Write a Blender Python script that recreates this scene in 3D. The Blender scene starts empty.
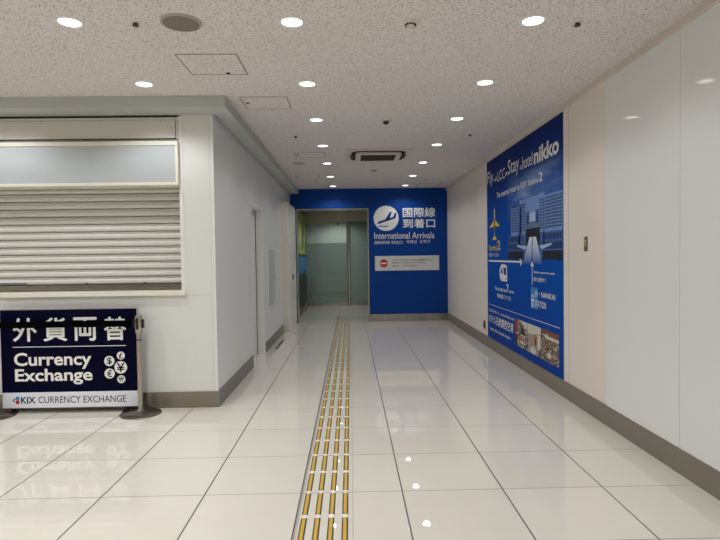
import bpy, bmesh, math, random
from mathutils import Vector, Matrix

# ------------------------------------------------------------------ camera, world, exposure
S = bpy.context.scene
COL = S.collection
F_PX, PITCH, YAW, ROLL, CAM_H = 535.0, 0.0264, 0.0176, -0.0133, 1.41
fw = Vector((math.sin(YAW)*math.cos(PITCH), math.cos(YAW)*math.cos(PITCH), -math.sin(PITCH)))
rt = Vector((math.cos(YAW), -math.sin(YAW), 0)); up = rt.cross(fw)
rt2 = rt*math.cos(ROLL) + up*math.sin(ROLL); up2 = -rt*math.sin(ROLL) + up*math.cos(ROLL)
cd = bpy.data.cameras.new('camera'); cam = bpy.data.objects.new('camera', cd); COL.objects.link(cam)
cd.sensor_fit = 'HORIZONTAL'; cd.sensor_width = 36.0; cd.lens = 36.0*F_PX/720.0
cd.clip_start = 0.05; cd.clip_end = 100
cam.matrix_world = Matrix(((rt2.x, up2.x, -fw.x, 0), (rt2.y, up2.y, -fw.y, 0), (rt2.z, up2.z, -fw.z, CAM_H), (0, 0, 0, 1)))
S.camera = cam
W = bpy.data.worlds.new('world'); S.world = W; W.use_nodes = True
W.node_tree.nodes['Background'].inputs[0].default_value = (0.8, 0.85, 0.9, 1)
W.node_tree.nodes['Background'].inputs[1].default_value = 0.3
S.view_settings.view_transform = 'Standard'
try: S.view_settings.look = 'None'
except Exception: pass
S.view_settings.exposure = 0.0
S.view_settings.gamma = 1.0
S.view_settings.use_curve_mapping = False
S.cycles.max_bounces = 10
S.cycles.diffuse_bounces = 6
S.cycles.caustics_reflective = False
S.cycles.caustics_refractive = False
S.cycles.sample_clamp_indirect = 4.0
S.cycles.use_denoising = True

LAMP_W = 21.2            # one downlight
LAMP_COL = (0.985, 1.0, 1.0)
LENS_GLOW = 4.2

# ------------------------------------------------------------------ main measures (metres, camera above the origin)
XR, XL, YC, YB, H = 2.084, -1.27, 5.05, 11.45, 2.845      # right wall, passage left wall, counter front, blue wall, ceiling
YD, HV = 15.1, 2.66                                      # sliding doors, vestibule ceiling
XW, YS = -7.0, -6.0                                      # far side and back of the hall behind the camera

# ------------------------------------------------------------------ materials
def lin(c):
    return tuple((v/255/12.92 if v/255 <= 0.04045 else ((v/255+0.055)/1.055)**2.4) for v in c) + (1,)
def mat(name, rgb, rough=0.5, metal=0.0, spec=0.5, coat=0.0, emit=None, noise=None, bump=None, linear=False):
    m = bpy.data.materials.new(name); m.use_nodes = True
    nt = m.node_tree; b = nt.nodes['Principled BSDF']
    c = tuple(rgb)+(1,) if linear else lin(rgb)
    b.inputs['Base Color'].default_value = c
    b.inputs['Roughness'].default_value = rough; b.inputs['Metallic'].default_value = metal
    b.inputs['Specular IOR Level'].default_value = spec
    b.inputs['Coat Weight'].default_value = coat; b.inputs['Coat Roughness'].default_value = 0.05
    if emit:
        b.inputs['Emission Color'].default_value = tuple(emit[:3])+(1,); b.inputs['Emission Strength'].default_value = emit[3]
    if noise or bump:
        tc = nt.nodes.new('ShaderNodeTexCoord')
        sc, amt, stretch = noise or (bump[0], 0, (1, 1, 1))
        mp = nt.nodes.new('ShaderNodeMapping'); mp.inputs['Scale'].default_value = stretch
        nt.links.new(tc.outputs['Object'], mp.inputs['Vector'])
        n = nt.nodes.new('ShaderNodeTexNoise'); n.inputs['Scale'].default_value = sc; n.inputs['Detail'].default_value = 4
        nt.links.new(mp.outputs[0], n.inputs['Vector'])
        if noise:
            mr = nt.nodes.new('ShaderNodeMapRange'); mr.inputs['To Min'].default_value = 1-amt; mr.inputs['To Max'].default_value = 1+amt
            nt.links.new(n.outputs['Fac'], mr.inputs['Value'])
            mx = nt.nodes.new('ShaderNodeVectorMath'); mx.operation = 'SCALE'; mx.inputs[0].default_value = c[:3]
            nt.links.new(mr.outputs[0], mx.inputs['Scale']); nt.links.new(mx.outputs[0], b.inputs['Base Color'])
        if bump:
            bp = nt.nodes.new('ShaderNodeBump'); bp.inputs['Strength'].default_value = bump[1]; bp.inputs['Distance'].default_value = bump[2]
            nt.links.new(n.outputs['Fac'], bp.inputs['Height']); nt.links.new(bp.outputs[0], b.inputs['Normal'])
    return m

def math_node(nt, op, a, b=None, c=None):
    n = nt.nodes.new('ShaderNodeMath'); n.operation = op
    for i, v in enumerate((a, b, c)):
        if v is None: continue
        if isinstance(v, (int, float)): n.inputs[i].default_value = v
        else: nt.links.new(v, n.inputs[i])
    return n.outputs[0]

def floor_material():
    m = bpy.data.materials.new('polished_tile'); m.use_nodes = True
    nt = m.node_tree; b = nt.nodes['Principled BSDF']
    tc = nt.nodes.new('ShaderNodeTexCoord'); sp = nt.nodes.new('ShaderNodeSeparateXYZ')
    nt.links.new(tc.outputs['Object'], sp.inputs[0]); X, Y = sp.outputs[0], sp.outputs[1]
    def dist(v, off, per):      # distance to the nearest joint
        t = math_node(nt, 'ADD', v, -off)
        t = math_node(nt, 'DIVIDE', t, per)
        fr = math_node(nt, 'FRACT', math_node(nt, 'ADD', t, 0.5))
        return math_node(nt, 'MULTIPLY', math_node(nt, 'ABSOLUTE', math_node(nt, 'ADD', fr, -0.5)), per)
    dr = dist(X, -0.313, 0.6035); dl = dist(X, -0.887, 0.610)
    left = math_node(nt, 'LESS_THAN', X, -0.33)
    dx = math_node(nt, 'ADD', math_node(nt, 'MULTIPLY', dl, left), math_node(nt, 'MULTIPLY', dr, math_node(nt, 'SUBTRACT', 1.0, left)))
    dy = dist(Y, 3.162, 0.5966)
    def line(d, w):
        mr = nt.nodes.new('ShaderNodeMapRange'); mr.inputs['From Min'].default_value = w*0.6; mr.inputs['From Max'].default_value = w*1.3
        mr.inputs['To Min'].default_value = 1; mr.inputs['To Max'].default_value = 0
        nt.links.new(d, mr.inputs['Value']); return mr.outputs[0]
    lx = line(dx, 0.0042); ly = math_node(nt, 'MULTIPLY', line(dy, 0.0034), 0.72)
    joint = math_node(nt, 'MAXIMUM', lx, ly)
    # tile to tile difference
    fl = nt.nodes.new('ShaderNodeCombineXYZ')
    nt.links.new(math_node(nt, 'FLOOR', math_node(nt, 'DIVIDE', math_node(nt, 'ADD', X, 0.313), 0.6035)), fl.inputs[0])
    nt.links.new(math_node(nt, 'FLOOR', math_node(nt, 'DIVIDE', math_node(nt, 'ADD', Y, -3.162), 0.5966)), fl.inputs[1])
    wn = nt.nodes.new('ShaderNodeTexWhiteNoise'); wn.noise_dimensions = '2D'; nt.links.new(fl.outputs[0], wn.inputs['Vector'])
    nz = nt.nodes.new('ShaderNodeTexNoise'); nz.inputs['Scale'].default_value = 2.5; nz.inputs['Detail'].default_value = 6
    nt.links.new(tc.outputs['Object'], nz.inputs['Vector'])
    var = math_node(nt, 'ADD', math_node(nt, 'MULTIPLY', wn.outputs['Value'], 0.03), math_node(nt, 'MULTIPLY', nz.outputs['Fac'], 0.05))
    var = math_node(nt, 'ADD', var, 0.95)
    sc = nt.nodes.new('ShaderNodeVectorMath'); sc.operation = 'SCALE'; sc.inputs[0].default_value = lin(FLOOR_RGB)[:3]
    nt.links.new(var, sc.inputs['Scale'])
    mx = nt.nodes.new('ShaderNodeMix'); mx.data_type = 'RGBA'
    nt.links.new(joint, mx.inputs['Factor']); nt.links.new(sc.outputs[0], mx.inputs['A']); mx.inputs['B'].default_value = lin((62, 56, 54))
    nt.links.new(mx.outputs['Result'], b.inputs['Base Color'])
    b.inputs['Roughness'].default_value = 0.045
    r = math_node(nt, 'ADD', math_node(nt, 'MULTIPLY', joint, 0.5), 0.01); nt.links.new(r, b.inputs['Roughness'])
    b.inputs['Specular IOR Level'].default_value = 0.5; b.inputs['IOR'].default_value = 1.56
    n2 = nt.nodes.new('ShaderNodeTexNoise'); n2.inputs['Scale'].default_value = 9; n2.inputs['Detail'].default_value = 1
    nt.links.new(tc.outputs['Object'], n2.inputs['Vector'])
    hgt = math_node(nt, 'ADD', math_node(nt, 'MULTIPLY', n2.outputs['Fac'], 0.00005), math_node(nt, 'MULTIPLY', joint, -0.0006))
    bp = nt.nodes.new('ShaderNodeBump'); bp.inputs['Strength'].default_value = 0.5; bp.inputs['Distance'].default_value = 0.5
    nt.links.new(hgt, bp.inputs['Height']); nt.links.new(bp.outputs[0], b.inputs['Normal'])
    return m
FLOOR_RGB = (222, 217, 207)

def ceiling_material():     # rock-wool tiles pitted with short dark fissures
    m = bpy.data.materials.new('pitted_ceiling_board'); m.use_nodes = True
    nt = m.node_tree; b = nt.nodes['Principled BSDF']
    tc = nt.nodes.new('ShaderNodeTexCoord')
    n = nt.nodes.new('ShaderNodeTexNoise'); n.inputs['Scale'].default_value = 85; n.inputs['Detail'].default_value = 3
    v = nt.nodes.new('ShaderNodeTexVoronoi'); v.inputs['Scale'].default_value = 70
    dz = nt.nodes.new('ShaderNodeVectorMath'); dz.operation = 'MULTIPLY_ADD'
    nt.links.new(tc.outputs['Object'], n.inputs['Vector'])
    nt.links.new(n.outputs['Color'], dz.inputs[0]); dz.inputs[1].default_value = (0.02, 0.02, 0.0)
    nt.links.new(tc.outputs['Object'], dz.inputs[2]); nt.links.new(dz.outputs[0], v.inputs['Vector'])
    pit = nt.nodes.new('ShaderNodeMapRange'); pit.inputs['From Min'].default_value = 0.14; pit.inputs['From Max'].default_value = 0.46
    pit.inputs['To Min'].default_value = 1; pit.inputs['To Max'].default_value = 0
    nt.links.new(v.outputs['Distance'], pit.inputs['Value'])
    gate = nt.nodes.new('ShaderNodeMapRange'); gate.inputs['From Min'].default_value = 0.36; gate.inputs['From Max'].default_value = 0.56
    nt.links.new(n.outputs['Fac'], gate.inputs['Value'])
    f = math_node(nt, 'MULTIPLY', pit.outputs[0], gate.outputs[0])
    mx = nt.nodes.new('ShaderNodeMix'); mx.data_type = 'RGBA'
    nt.links.new(f, mx.inputs['Factor']); mx.inputs['A'].default_value = lin((224, 217, 216)); mx.inputs['B'].default_value = lin((120, 112, 108))
    nt.links.new(mx.outputs['Result'], b.inputs['Base Color']); b.inputs['Roughness'].default_value = 0.9
    b.inputs['Specular IOR Level'].default_value = 0.1
    return m

M = {}
M['floor'] = floor_material(); M['ceiling'] = ceiling_material()
M['ceil_plain'] = mat('painted_hatch_board', (218, 212, 208), 0.9)
M['wall'] = mat('painted_steel_wall', (218, 219, 215), 0.45, spec=0.35, noise=(1.5, 0.015, (1, 1, 1)))
M['wall_left'] = mat('cool_painted_wall', (214, 216, 216), 0.4, spec=0.35, noise=(1.5, 0.015, (1, 1, 1)))
M['beige'] = mat('pale_beige_wall', (228, 220, 212), 0.5, spec=0.3)
M['gloss'] = mat('glossy_white_panel', (226, 228, 228), 0.055, spec=0.4, noise=(0.8, 0.012, (1, 1, 1)))
M['bulk'] = mat('bulkhead_paint', (184, 187, 186), 0.6)
M['white'] = mat('white_enamel', (226, 225, 220), 0.35)
M['cream'] = mat('cream_metal', (226, 224, 212), 0.35)
M['lightbox'] = mat('glossy_sign_face', (182, 188, 192), 0.09, spec=0.6)
M['fascia'] = mat('fascia_panel', (206, 203, 196), 0.5)
M['slat'] = mat('shutter_slat', (212, 210, 205), 0.42, metal=0.1, spec=0.5)
M['steel'] = mat('brushed_steel', (178, 174, 168), 0.22, metal=1.0, noise=(6, 0.06, (1, 1, 12)))
M['steel_mid'] = mat('mullion_steel', (140, 140, 136), 0.2, metal=1.0)
M['steel_post'] = mat('satin_post_steel', (182, 175, 166), 0.28, metal=1.0)
M['steel_dark'] = mat('dull_base_steel', (118, 110, 102), 0.3, metal=0.9)
M['skirt'] = mat('taupe_skirting', (122, 114, 104), 0.28, spec=0.5, noise=(3, 0.06, (1, 1, 1)))
M['blue'] = mat('blue_wall_film', (0, 62, 144), 0.42, spec=0.2)
M['vinyl'] = mat('white_lettering', (232, 232, 228), 0.5)
M['dot'] = mat('black_print', (40, 40, 42), 0.5)
M['red'] = mat('red_print', (190, 22, 36), 0.45)
M['black'] = mat('black_plastic', (14, 14, 15), 0.4)
M['belt'] = mat('black_webbing', (3, 3, 4), 0.9, spec=0.05)
M['navy'] = mat('navy_board_face', (4, 4, 34), 0.5, spec=0.06)
M['board_white'] = mat('white_board_face', (224, 226, 236), 0.35)
M['alu'] = mat('aluminium_edge', (190, 190, 192), 0.3, metal=0.8)
M['yellow'] = mat('yellow_insert', (204, 164, 44), 0.5)
M['bar'] = mat('grey_tactile_edge', (88, 84, 76), 0.4, metal=0.4)
M['cap'] = mat('clear_tip', (235, 233, 225), 0.15)
M['lens'] = mat('lamp_lens', (255, 255, 255), 0.4, emit=(1.0, 0.97, 0.90, LENS_GLOW))
M['grille'] = mat('speaker_cloth', (128, 119, 110), 0.8, noise=(300, 0.1, (1, 1, 1)))
M['grille_dark'] = mat('dark_intake_grille', (58, 54, 50), 0.7)
M['hole'] = mat('dark_slot', (30, 28, 26), 0.9)
M['ac'] = mat('ac_plastic', (212, 204, 196), 0.5)
M['plate'] = mat('steel_wall_plate', (128, 124, 112), 0.35, metal=0.7)
M['plate_in'] = mat('yellow_switch_window', (190, 170, 40), 0.4)
M['frost'] = mat('frosted_green_glass', (166, 188, 180), 0.10, spec=0.6)
M['frost_top'] = mat('clearer_green_glass', (212, 228, 218), 0.08, spec=0.6)
for k in ('frost', 'frost_top'):
    M[k].node_tree.nodes['Principled BSDF'].inputs['Transmission Weight'].default_value = 0.35 if k == 'frost' else 0.2
M['teal'] = mat('teal_sticker', (90, 175, 170), 0.5)

# ------------------------------------------------------------------ builders; every vertex is given in world metres
def world_loc(o):
    v = Vector((0, 0, 0))
    while o: v += o.location; o = o.parent
    return v
def thing(name, label, cat, loc, group=None, kind=None):
    o = bpy.data.objects.new(name, None); COL.objects.link(o); o.location = loc; o.empty_display_size = 0.1
    if kind: o['kind'] = kind
    if label: o['label'] = label
    if cat: o['category'] = cat
    if group: o['group'] = group
    return o
def link_mesh(name, me, material, parent=None):
    mats = material if isinstance(material, (list, tuple)) else [material]
    if not me.materials:
        for mm in mats: me.materials.append(mm)
    o = bpy.data.objects.new(name, me); COL.objects.link(o)
    if parent:
        o.parent = parent; o.location = -world_loc(parent)
    return o
def finish(name, bm, material, parent=None, smooth=None, bevel=0.0):
    if bevel:
        bmesh.ops.bevel(bm, geom=[e for e in bm.edges if e.is_manifold and e.calc_face_angle(0) > 0.6], offset=bevel, segments=2, affect='EDGES', clamp_overlap=True)
    bmesh.ops.recalc_face_normals(bm, faces=bm.faces)
    me = bpy.data.meshes.new(name); bm.to_mesh(me); bm.free()
    if smooth:
        for p in me.polygons: p.use_smooth = True
        me.set_sharp_from_angle(angle=math.radians(smooth))
    return link_mesh(name, me, material, parent)
def tag(o, label, cat, group=None):
    o['label'] = label; o['category'] = cat
    if group: o['group'] = group
    return o
def struct(o, label=None):
    o['kind'] = 'structure'
    if label: o['label'] = label
    return o
def box(bm, x0, x1, y0, y1, z0, z1, mi=0):
    vs = [bm.verts.new((x, y, z)) for z in (z0, z1) for y in (y0, y1) for x in (x0, x1)]
    for f in ((0, 2, 3, 1), (4, 5, 7, 6), (0, 1, 5, 4), (2, 6, 7, 3), (0, 4, 6, 2), (1, 3, 7, 5)):
        fc = bm.faces.new([vs[i] for i in f]); fc.material_index = mi
    return bm
def boxes(*bs):
    bm = bmesh.new()
    for b in bs: box(bm, *b)
    return bm
def cyl(bm, c, r, z0, z1, n=32, r2=None, mi=0):
    r2 = r if r2 is None else r2
    a = [bm.verts.new((c[0]+r*math.cos(2*math.pi*i/n), c[1]+r*math.sin(2*math.pi*i/n), z0)) for i in range(n)]
    b = [bm.verts.new((c[0]+r2*math.cos(2*math.pi*i/n), c[1]+r2*math.sin(2*math.pi*i/n), z1)) for i in range(n)]
    for i in range(n):
        bm.faces.new((a[i], a[(i+1) % n], b[(i+1) % n], b[i])).material_index = mi
    bm.faces.new(a[::-1]).material_index = mi; bm.faces.new(b).material_index = mi
    return bm
def lathe(bm, c, prof, n=36):
    """prof: (radius, z) pairs, closed at the ends when the radius is 0"""
    rings = []
    for r, z in prof:
        if r < 1e-6: rings.append([bm.verts.new((c[0], c[1], z))])
        else: rings.append([bm.verts.new((c[0]+r*math.cos(2*math.pi*i/n), c[1]+r*math.sin(2*math.pi*i/n), z)) for i in range(n)])
    for a, b in zip(rings, rings[1:]):
        for i in range(n):
            j = (i+1) % n
            if len(a) == 1 and len(b) == 1: continue
            if len(a) == 1: bm.faces.new((a[0], b[j], b[i]))
            elif len(b) == 1: bm.faces.new((a[i], a[j], b[0]))
            else: bm.faces.new((a[i], a[j], b[j], b[i]))
    return bm
def prism(bm, pts, depth):
    """pts: world-space polygon; depth: vector of extrusion"""
    a = [bm.verts.new(p) for p in pts]; b = [bm.verts.new(Vector(p)+Vector(depth)) for p in pts]
    n = len(pts)
    bm.faces.new(a); bm.faces.new(b[::-1])
    for i in range(n): bm.faces.new((a[i], b[i], b[(i+1) % n], a[(i+1) % n]))
    return bm

class Plane:                 # a wall face to print on: u runs to the reader's right, v is height
    def __init__(s, origin, u, n): s.o, s.u, s.n = Vector(origin), Vector(u), Vector(n)
    def at(s, u, v, lift=0.0): return s.o + s.u*u + Vector((0, 0, v)) + s.n*lift
def flat(name, pl, polys, material, parent, lift=0.001, thick=None):
    """flat printed shapes; polys = lists of (u, v)"""
    bm = bmesh.new()
    for pts in polys: bm.faces.new([bm.verts.new(pl.at(u, v, lift)) for u, v in pts])
    me = bpy.data.meshes.new(name); bm.to_mesh(me); bm.free()
    return link_mesh(name, me, material, parent)
def rect(u0, u1, v0, v1): return [(u0, v0), (u1, v0), (u1, v1), (u0, v1)]
def disc(u, v, r, n=40, rv=None): return [(u+r*math.cos(2*math.pi*i/n), v+(rv or r)*math.sin(2*math.pi*i/n)) for i in range(n)]
def text(name, s, pl, u0, u1, v0, v1, material, parent, bold=0.0, lift=0.002, keep=False):
    """lettering fitted into the rectangle u0..u1 x v0..v1"""
    cu = bpy.data.curves.new(name, 'FONT'); cu.body = s; cu.size = 1; cu.offset = 0 if any(ord(ch) > 0x2e80 for ch in s) else bold*0.75; cu.resolution_u = 4
    o = bpy.data.objects.new(name, cu); COL.objects.link(o)
    bpy.context.view_layer.update()
    dg = bpy.context.evaluated_depsgraph_get()
    me = bpy.data.meshes.new_from_object(o.evaluated_get(dg))
    bpy.data.objects.remove(o); bpy.data.curves.remove(cu)
    xs = [v.co.x for v in me.vertices]; ys = [v.co.y for v in me.vertices]
    if not xs: return None
    x0, x1, y0, y1 = min(xs), max(xs), min(ys), max(ys)
    for v in me.vertices:
        v.co = pl.at(u0+(v.co.x-x0)/(x1-x0)*(u1-u0), v0+(v.co.y-y0)/(y1-y0)*(v1-v0), lift)
    if bold and any(ord(ch) > 0x2e80 for ch in s):
        d = (v1-v0)*min(bold, 0.03)*0.7
        bm = bmesh.new(); bm.from_mesh(me)
        geo = list(bm.verts)+list(bm.faces)
        for k, (a, b_) in enumerate(((1, 0), (-1, 0), (0, 1), (0, -1))):
            g2 = bmesh.ops.duplicate(bm, geom=geo)['geom']
            mv = pl.u*(a*d) + Vector((0, 0, b_*d)) + pl.n*(0.0001*(k+1))
            for q_ in g2:
                if isinstance(q_, bmesh.types.BMVert): q_.co += mv
        bm.to_mesh(me); bm.free()
    me.name = name; me.materials.clear()
    return link_mesh(name, me, material, parent)
def copy_tree(o, parent=None):
    c = o.copy(); COL.objects.link(c); c.parent = parent
    for ch in list(o.children): copy_tree(ch, c)
    return c

# ------------------------------------------------------------------ the setting
struct(finish('floor', boxes((XW, XR+0.2, YS, YB+6.5, -0.1, 0.0)), M['floor']), 'cream polished floor tiles with dark joints')
struct(finish('ceiling', boxes((XW, XR+0.2, YS, YB+0.1, H, H+0.15)), M['ceiling']), 'pitted white ceiling boards')
struct(finish('wall_right', boxes((XR, XR+0.2, YS, YB+0.1, 0, H)), M['beige']), 'pale beige wall along the right side')
# glossy white wall cladding, standing 4 mm proud, with a fine seam
struct(finish('trim_1', boxes((XR-0.006, XR, 3.343, 4.318, 0.16, 2.795)), M['gloss'], bevel=0.0015), 'glossy white wall cladding panel beside the beige wall')
struct(finish('trim_2', boxes((XR-0.006, XR, 2.13, 3.339, 0.16, 2.795)), M['gloss'], bevel=0.0015), 'glossy white wall cladding panel nearest the viewer')
for i, (a, b) in enumerate(((0.9, 2.126), (-0.33, 0.896), (-1.56, -0.334), (-2.8, -1.564))):
    struct(finish('trim_%d' % (3+i), boxes((XR-0.006, XR, a, b, 0.16, 2.795)), M['gloss'], bevel=0.0015))
struct(finish('trim_7', boxes((XR-0.03, XR, YS, YB, 2.795, H)), mat('cornice_paint', (212, 203, 194), 0.6), bevel=0.003), 'beige cornice strip under the ceiling on the right')
struct(finish('trim_8', boxes((XR-0.0015, XR, 5.065, 5.075, 0.16, 2.795)), mat('seam_paint', (200, 192, 184), 0.5)), 'thin upright seam in the beige wall')
bm = bmesh.new()
prism(bm, [(XR, YS, 0), (XR-0.016, YS, 0), (XR-0.016, YS, 0.15), (XR-0.010, YS, 0.16), (XR, YS, 0.16)], (0, YB-YS, 0))
struct(finish('baseboard_right', bm, M['skirt']), 'taupe skirting along the right wall')

# counter block: front wall with the shutter opening, passage side wall with the door recess
OX1, OZ0, OZ1 = -1.555, 1.095, 2.70          # opening right edge, sill, head
struct(finish('wall_front', boxes((OX1, XL, YC, YC+0.15, 0, H), (XW, OX1, YC, YC+0.15, 0, OZ0), (XW, OX1, YC, YC+0.15, OZ1, H)), M['wall']), 'white wall under and beside the rolling shutter')
struct(finish('wall_left', boxes((XL-0.15, XL+0.001, YC+0.003, 6.88, 0, H), (XL-0.15, XL, 6.88, 7.84, 2.10, H), (XL-0.15, XL, 7.84, YB+0.1, 0, H)), M['wall_left']), 'grey white wall of the passage on the left')
struct(finish('wall_inner', boxes((XW, XL-0.15, YC+0.9, YC+1.0, 0, H)), M['wall']))
struct(finish('trim_9', boxes((XL-0.012, XL+0.003, YC-0.003, YC+0.012, 0.15, 2.745)), M['white'], bevel=0.001), 'white corner bead of the counter block')
struct(finish('trim_10', boxes((OX1+0.002, XL-0.012, YC-0.0012, YC, 1.058, 1.061)), mat('joint_grey', (176, 176, 172), 0.6)), 'fine level joint in the white wall')
struct(finish('trim_16', boxes((XL-0.038, XL-0.036, YC-0.0012, YC, 0.15, 2.745)), mat('joint_grey_b', (186, 186, 182), 0.6)), 'fine upright joint beside the corner')
# bulkhead round the top of the block
struct(finish('trim_11', boxes((XW, -1.09, 4.79, YC, 2.745, H), (XL, -1.09, YC, YB, 2.745, H)), M['bulk'], bevel=0.002), 'grey bulkhead under the ceiling round the counter block')
struct(finish('trim_12', boxes((XL, XL+0.02, YC+0.02, YB, 2.725, 2.745)), M['bulk']), 'narrow strip under the passage bulkhead')
struct(finish('baseboard_front', boxes((XW, XL+0.012, YC-0.012, YC, 0, 0.15)), mat('brown_grey_steel', (140, 132, 120), 0.25, metal=0.55, noise=(2, 0.08, (1, 1, 1)))), 'brown grey skirting under the counter wall')
struct(finish('baseboard_left', boxes((XL, XL+0.012, YC, 6.86, 0, 0.15), (XL, XL+0.012, 7.92, 9.98, 0, 0.15)), mat('grey_steel_skirt', (122, 118, 114), 0.3, metal=0.4)), 'grey skirting along the passage')

# recessed white door in the passage wall
d1 = thing('door_1', 'white flush door deep in the passage wall', None, (XL-0.1, 7.36, 0), kind='structure')
finish('door_frame', boxes((XL-0.15, XL+0.004, 7.80, 7.86, 0, 2.13), (XL-0.15, XL+0.004, 6.86, 6.90, 0, 2.13), (XL-0.15, XL+0.004, 6.90, 7.80, 2.08, 2.13)), M['white'], d1, bevel=0.002)
lf = finish('door_leaf', boxes((XL-0.145, XL-0.105, 6.905, 7.795, 0.008, 2.075)), M['wall_left'], d1, bevel=0.002)
finish('door_gap', boxes((XL-0.104, XL-0.100, 7.785, 7.80, 0.0, 2.08)), M['hole'], d1)
bm = bmesh.new(); box(bm, XL-0.105, XL-0.085, 7.0, 7.02, 0.98, 1.0); box(bm, XL-0.09, XL-0.08, 7.0, 7.12, 0.98, 1.0)
finish('door_handle', bm, M['steel'], lf, bevel=0.002)

# blue end wall with the steel-framed opening
FX0, FX1, FZ = -1.13, 0.385, 2.41
struct(finish('wall_back', boxes((XL, FX0, YB, YB+0.15, 0, H), (FX1, XR, YB, YB+0.15, 0, H), (FX0, FX1, YB, YB+0.15, FZ, H)), M['blue']), 'royal blue end wall')
struct(finish('trim_13', boxes((FX0-0.014, FX0+0.012, YB-0.02, YB+0.17, 0, FZ+0.016), (FX1-0.012, FX1+0.014, YB-0.02, YB+0.17, 0, FZ+0.016), (FX0+0.012, FX1-0.012, YB-0.02, YB+0.17, FZ-0.012, FZ+0.016)), M['steel'], bevel=0.003), 'steel frame round the opening in the blue wall')
struct(finish('baseboard_back', boxes((FX1+0.025, XR-0.016, YB-0.012, YB, 0, 0.155)), M['steel']), 'shiny steel skirting below the blue wall')
struct(finish('trim_14', boxes((FX1+0.004, FX1+0.007, YB-0.0015, YB, FZ+0.03, H)), mat('blue_seam', (6, 34, 92), 0.5)))

# vestibule behind the opening and the hall beyond the glass
VL, VR = -1.34, 1.35
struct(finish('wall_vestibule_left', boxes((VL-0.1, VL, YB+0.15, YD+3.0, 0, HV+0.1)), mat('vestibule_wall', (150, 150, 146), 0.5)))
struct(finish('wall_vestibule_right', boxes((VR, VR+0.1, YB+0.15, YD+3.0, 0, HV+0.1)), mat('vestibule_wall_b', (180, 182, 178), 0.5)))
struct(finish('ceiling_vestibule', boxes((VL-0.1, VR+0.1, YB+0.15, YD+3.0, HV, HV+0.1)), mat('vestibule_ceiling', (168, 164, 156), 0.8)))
struct(finish('wall_far', boxes((VL-0.1, VR+0.1, YD+3.0, YD+3.1, 0, HV+0.1)), M['wall']))
# side and back of the hall the photographer stands in
struct(finish('wall_side', boxes((XW-0.1, XW, YS, YC+1.0, 0, H)), M['wall']))
struct(finish('wall_rear', boxes((XW-0.1, XR+0.2, YS-0.1, YS, 0, H)), M['wall']))

# sliding glass doors at the end of the vestibule
d2 = thing('door_2', 'frosted glass automatic sliding doors in a steel frame', None, (-0.2, YD, 0), kind='structure')
finish('header', boxes((VL, VR, YD-0.09, YD+0.09, 2.375, HV)), mat('bronze_steel_header', (214, 204, 184), 0.22, metal=0.25), d2, bevel=0.003)
for (a, b) in ((VL+0.08, -0.10), (0.0, VR-0.02)):
    y = YD if a < -0.2 else YD-0.0
    lf = finish('glass_leaf', boxes((a, b, y-0.006, y+0.006, 0.10, 1.78)), M['frost'], d2)
    if a < -0.2:
        finish('glass_band', boxes((a, b, y-0.006, y+0.006, 1.781, 2.375)), M['frost_top'], lf)
        finish('bottom_rail', boxes((a, b, y-0.02, y+0.02, 0.01, 0.10)), M['steel'], lf)
        finish('stile', boxes((b-0.005, b+0.055, y-0.022, y+0.022, 0.01, 2.375)), M['steel_mid'], lf, bevel=0.003)
        finish('stile', boxes((a-0.03, a, y-0.022, y+0.022, 0.01, 2.375)), M['steel_mid'], lf, bevel=0.003)
        pl = Plane((0, y-0.006, 0), (1, 0, 0), (0, -1, 0))
        finish('sticker', boxes((-0.375, -0.29, y-0.008, y-0.0062, 2.27, 2.355)), M['teal'], lf)
    else:
        finish('glass_band', boxes((a, b, y-0.006, y+0.006, 1.781, 2.375)), M['frost'], lf)
        finish('bottom_rail', boxes((a, b, y-0.02, y+0.02, 0.01, 0.10)), M['steel'], lf)
        finish('stile', boxes((a-0.03, a+0.005, y-0.022, y+0.022, 0.01, 2.375)), M['steel_mid'], lf, bevel=0.003)
g = thing('guard_rail', 'thin steel guard rail standing in front of the frosted sliding door', 'rail', (-0.6, YD-0.16, 0))
finish('post', boxes((-1.10, -1.085, YD-0.17, YD-0.15, 0, 0.80)), M['steel'], g)
finish('post', boxes((-0.125, -0.11, YD-0.17, YD-0.15, 0, 0.80)), M['steel'], g)
finish('top_bar', boxes((-1.10, -0.11, YD-0.17, YD-0.15, 0.80, 0.815)), M['steel'], g)

# ------------------------------------------------------------------ ceiling fittings
lights = []
proto = thing('downlight', 'x', 'ceiling light', (0, 0, H))
r0 = 0.066
bm = bmesh.new(); lathe(bm, (0, 0), [(r0-0.004, H-0.002), (r0, H-0.006), (r0+0.012, H-0.004), (r0+0.016, H), (r0-0.004, H)], 40)
finish('trim_ring', bm, M['white'], proto, smooth=40)
bm = bmesh.new(); lathe(bm, (0, 0), [(0, H-0.0035), (r0-0.012, H-0.0035), (r0-0.003, H-0.002), (r0-0.003, H-0.001)], 40)
finish('lens', bm, M['lens'], proto, smooth=40)
def lamp_data(name, w, ang=142):
    ld = bpy.data.lights.new(name, 'SPOT'); ld.energy = w; ld.color = LAMP_COL
    ld.spot_size = math.radians(ang); ld.spot_blend = 0.55; ld.shadow_soft_size = 0.05
    return ld
LD = lamp_data('downlight_bulb', LAMP_W)
LD2 = lamp_data('downlight_bulb_counter', LAMP_W*1.75); LD3 = lamp_data('downlight_bulb_vestibule', LAMP_W*2.0)
lo = bpy.data.objects.new('bulb', LD); COL.objects.link(lo); lo.parent = proto; lo.location = (0, 0, -0.012)
rows = [3.315, 4.49, 5.667, 6.985, 8.306, 9.678, 10.995]
cols = [(-0.338, 'left'), (1.145, 'right')]
ordw = ['nearest', 'second nearest', 'third', 'fourth', 'fifth', 'sixth', 'farthest']
spots = []
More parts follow.
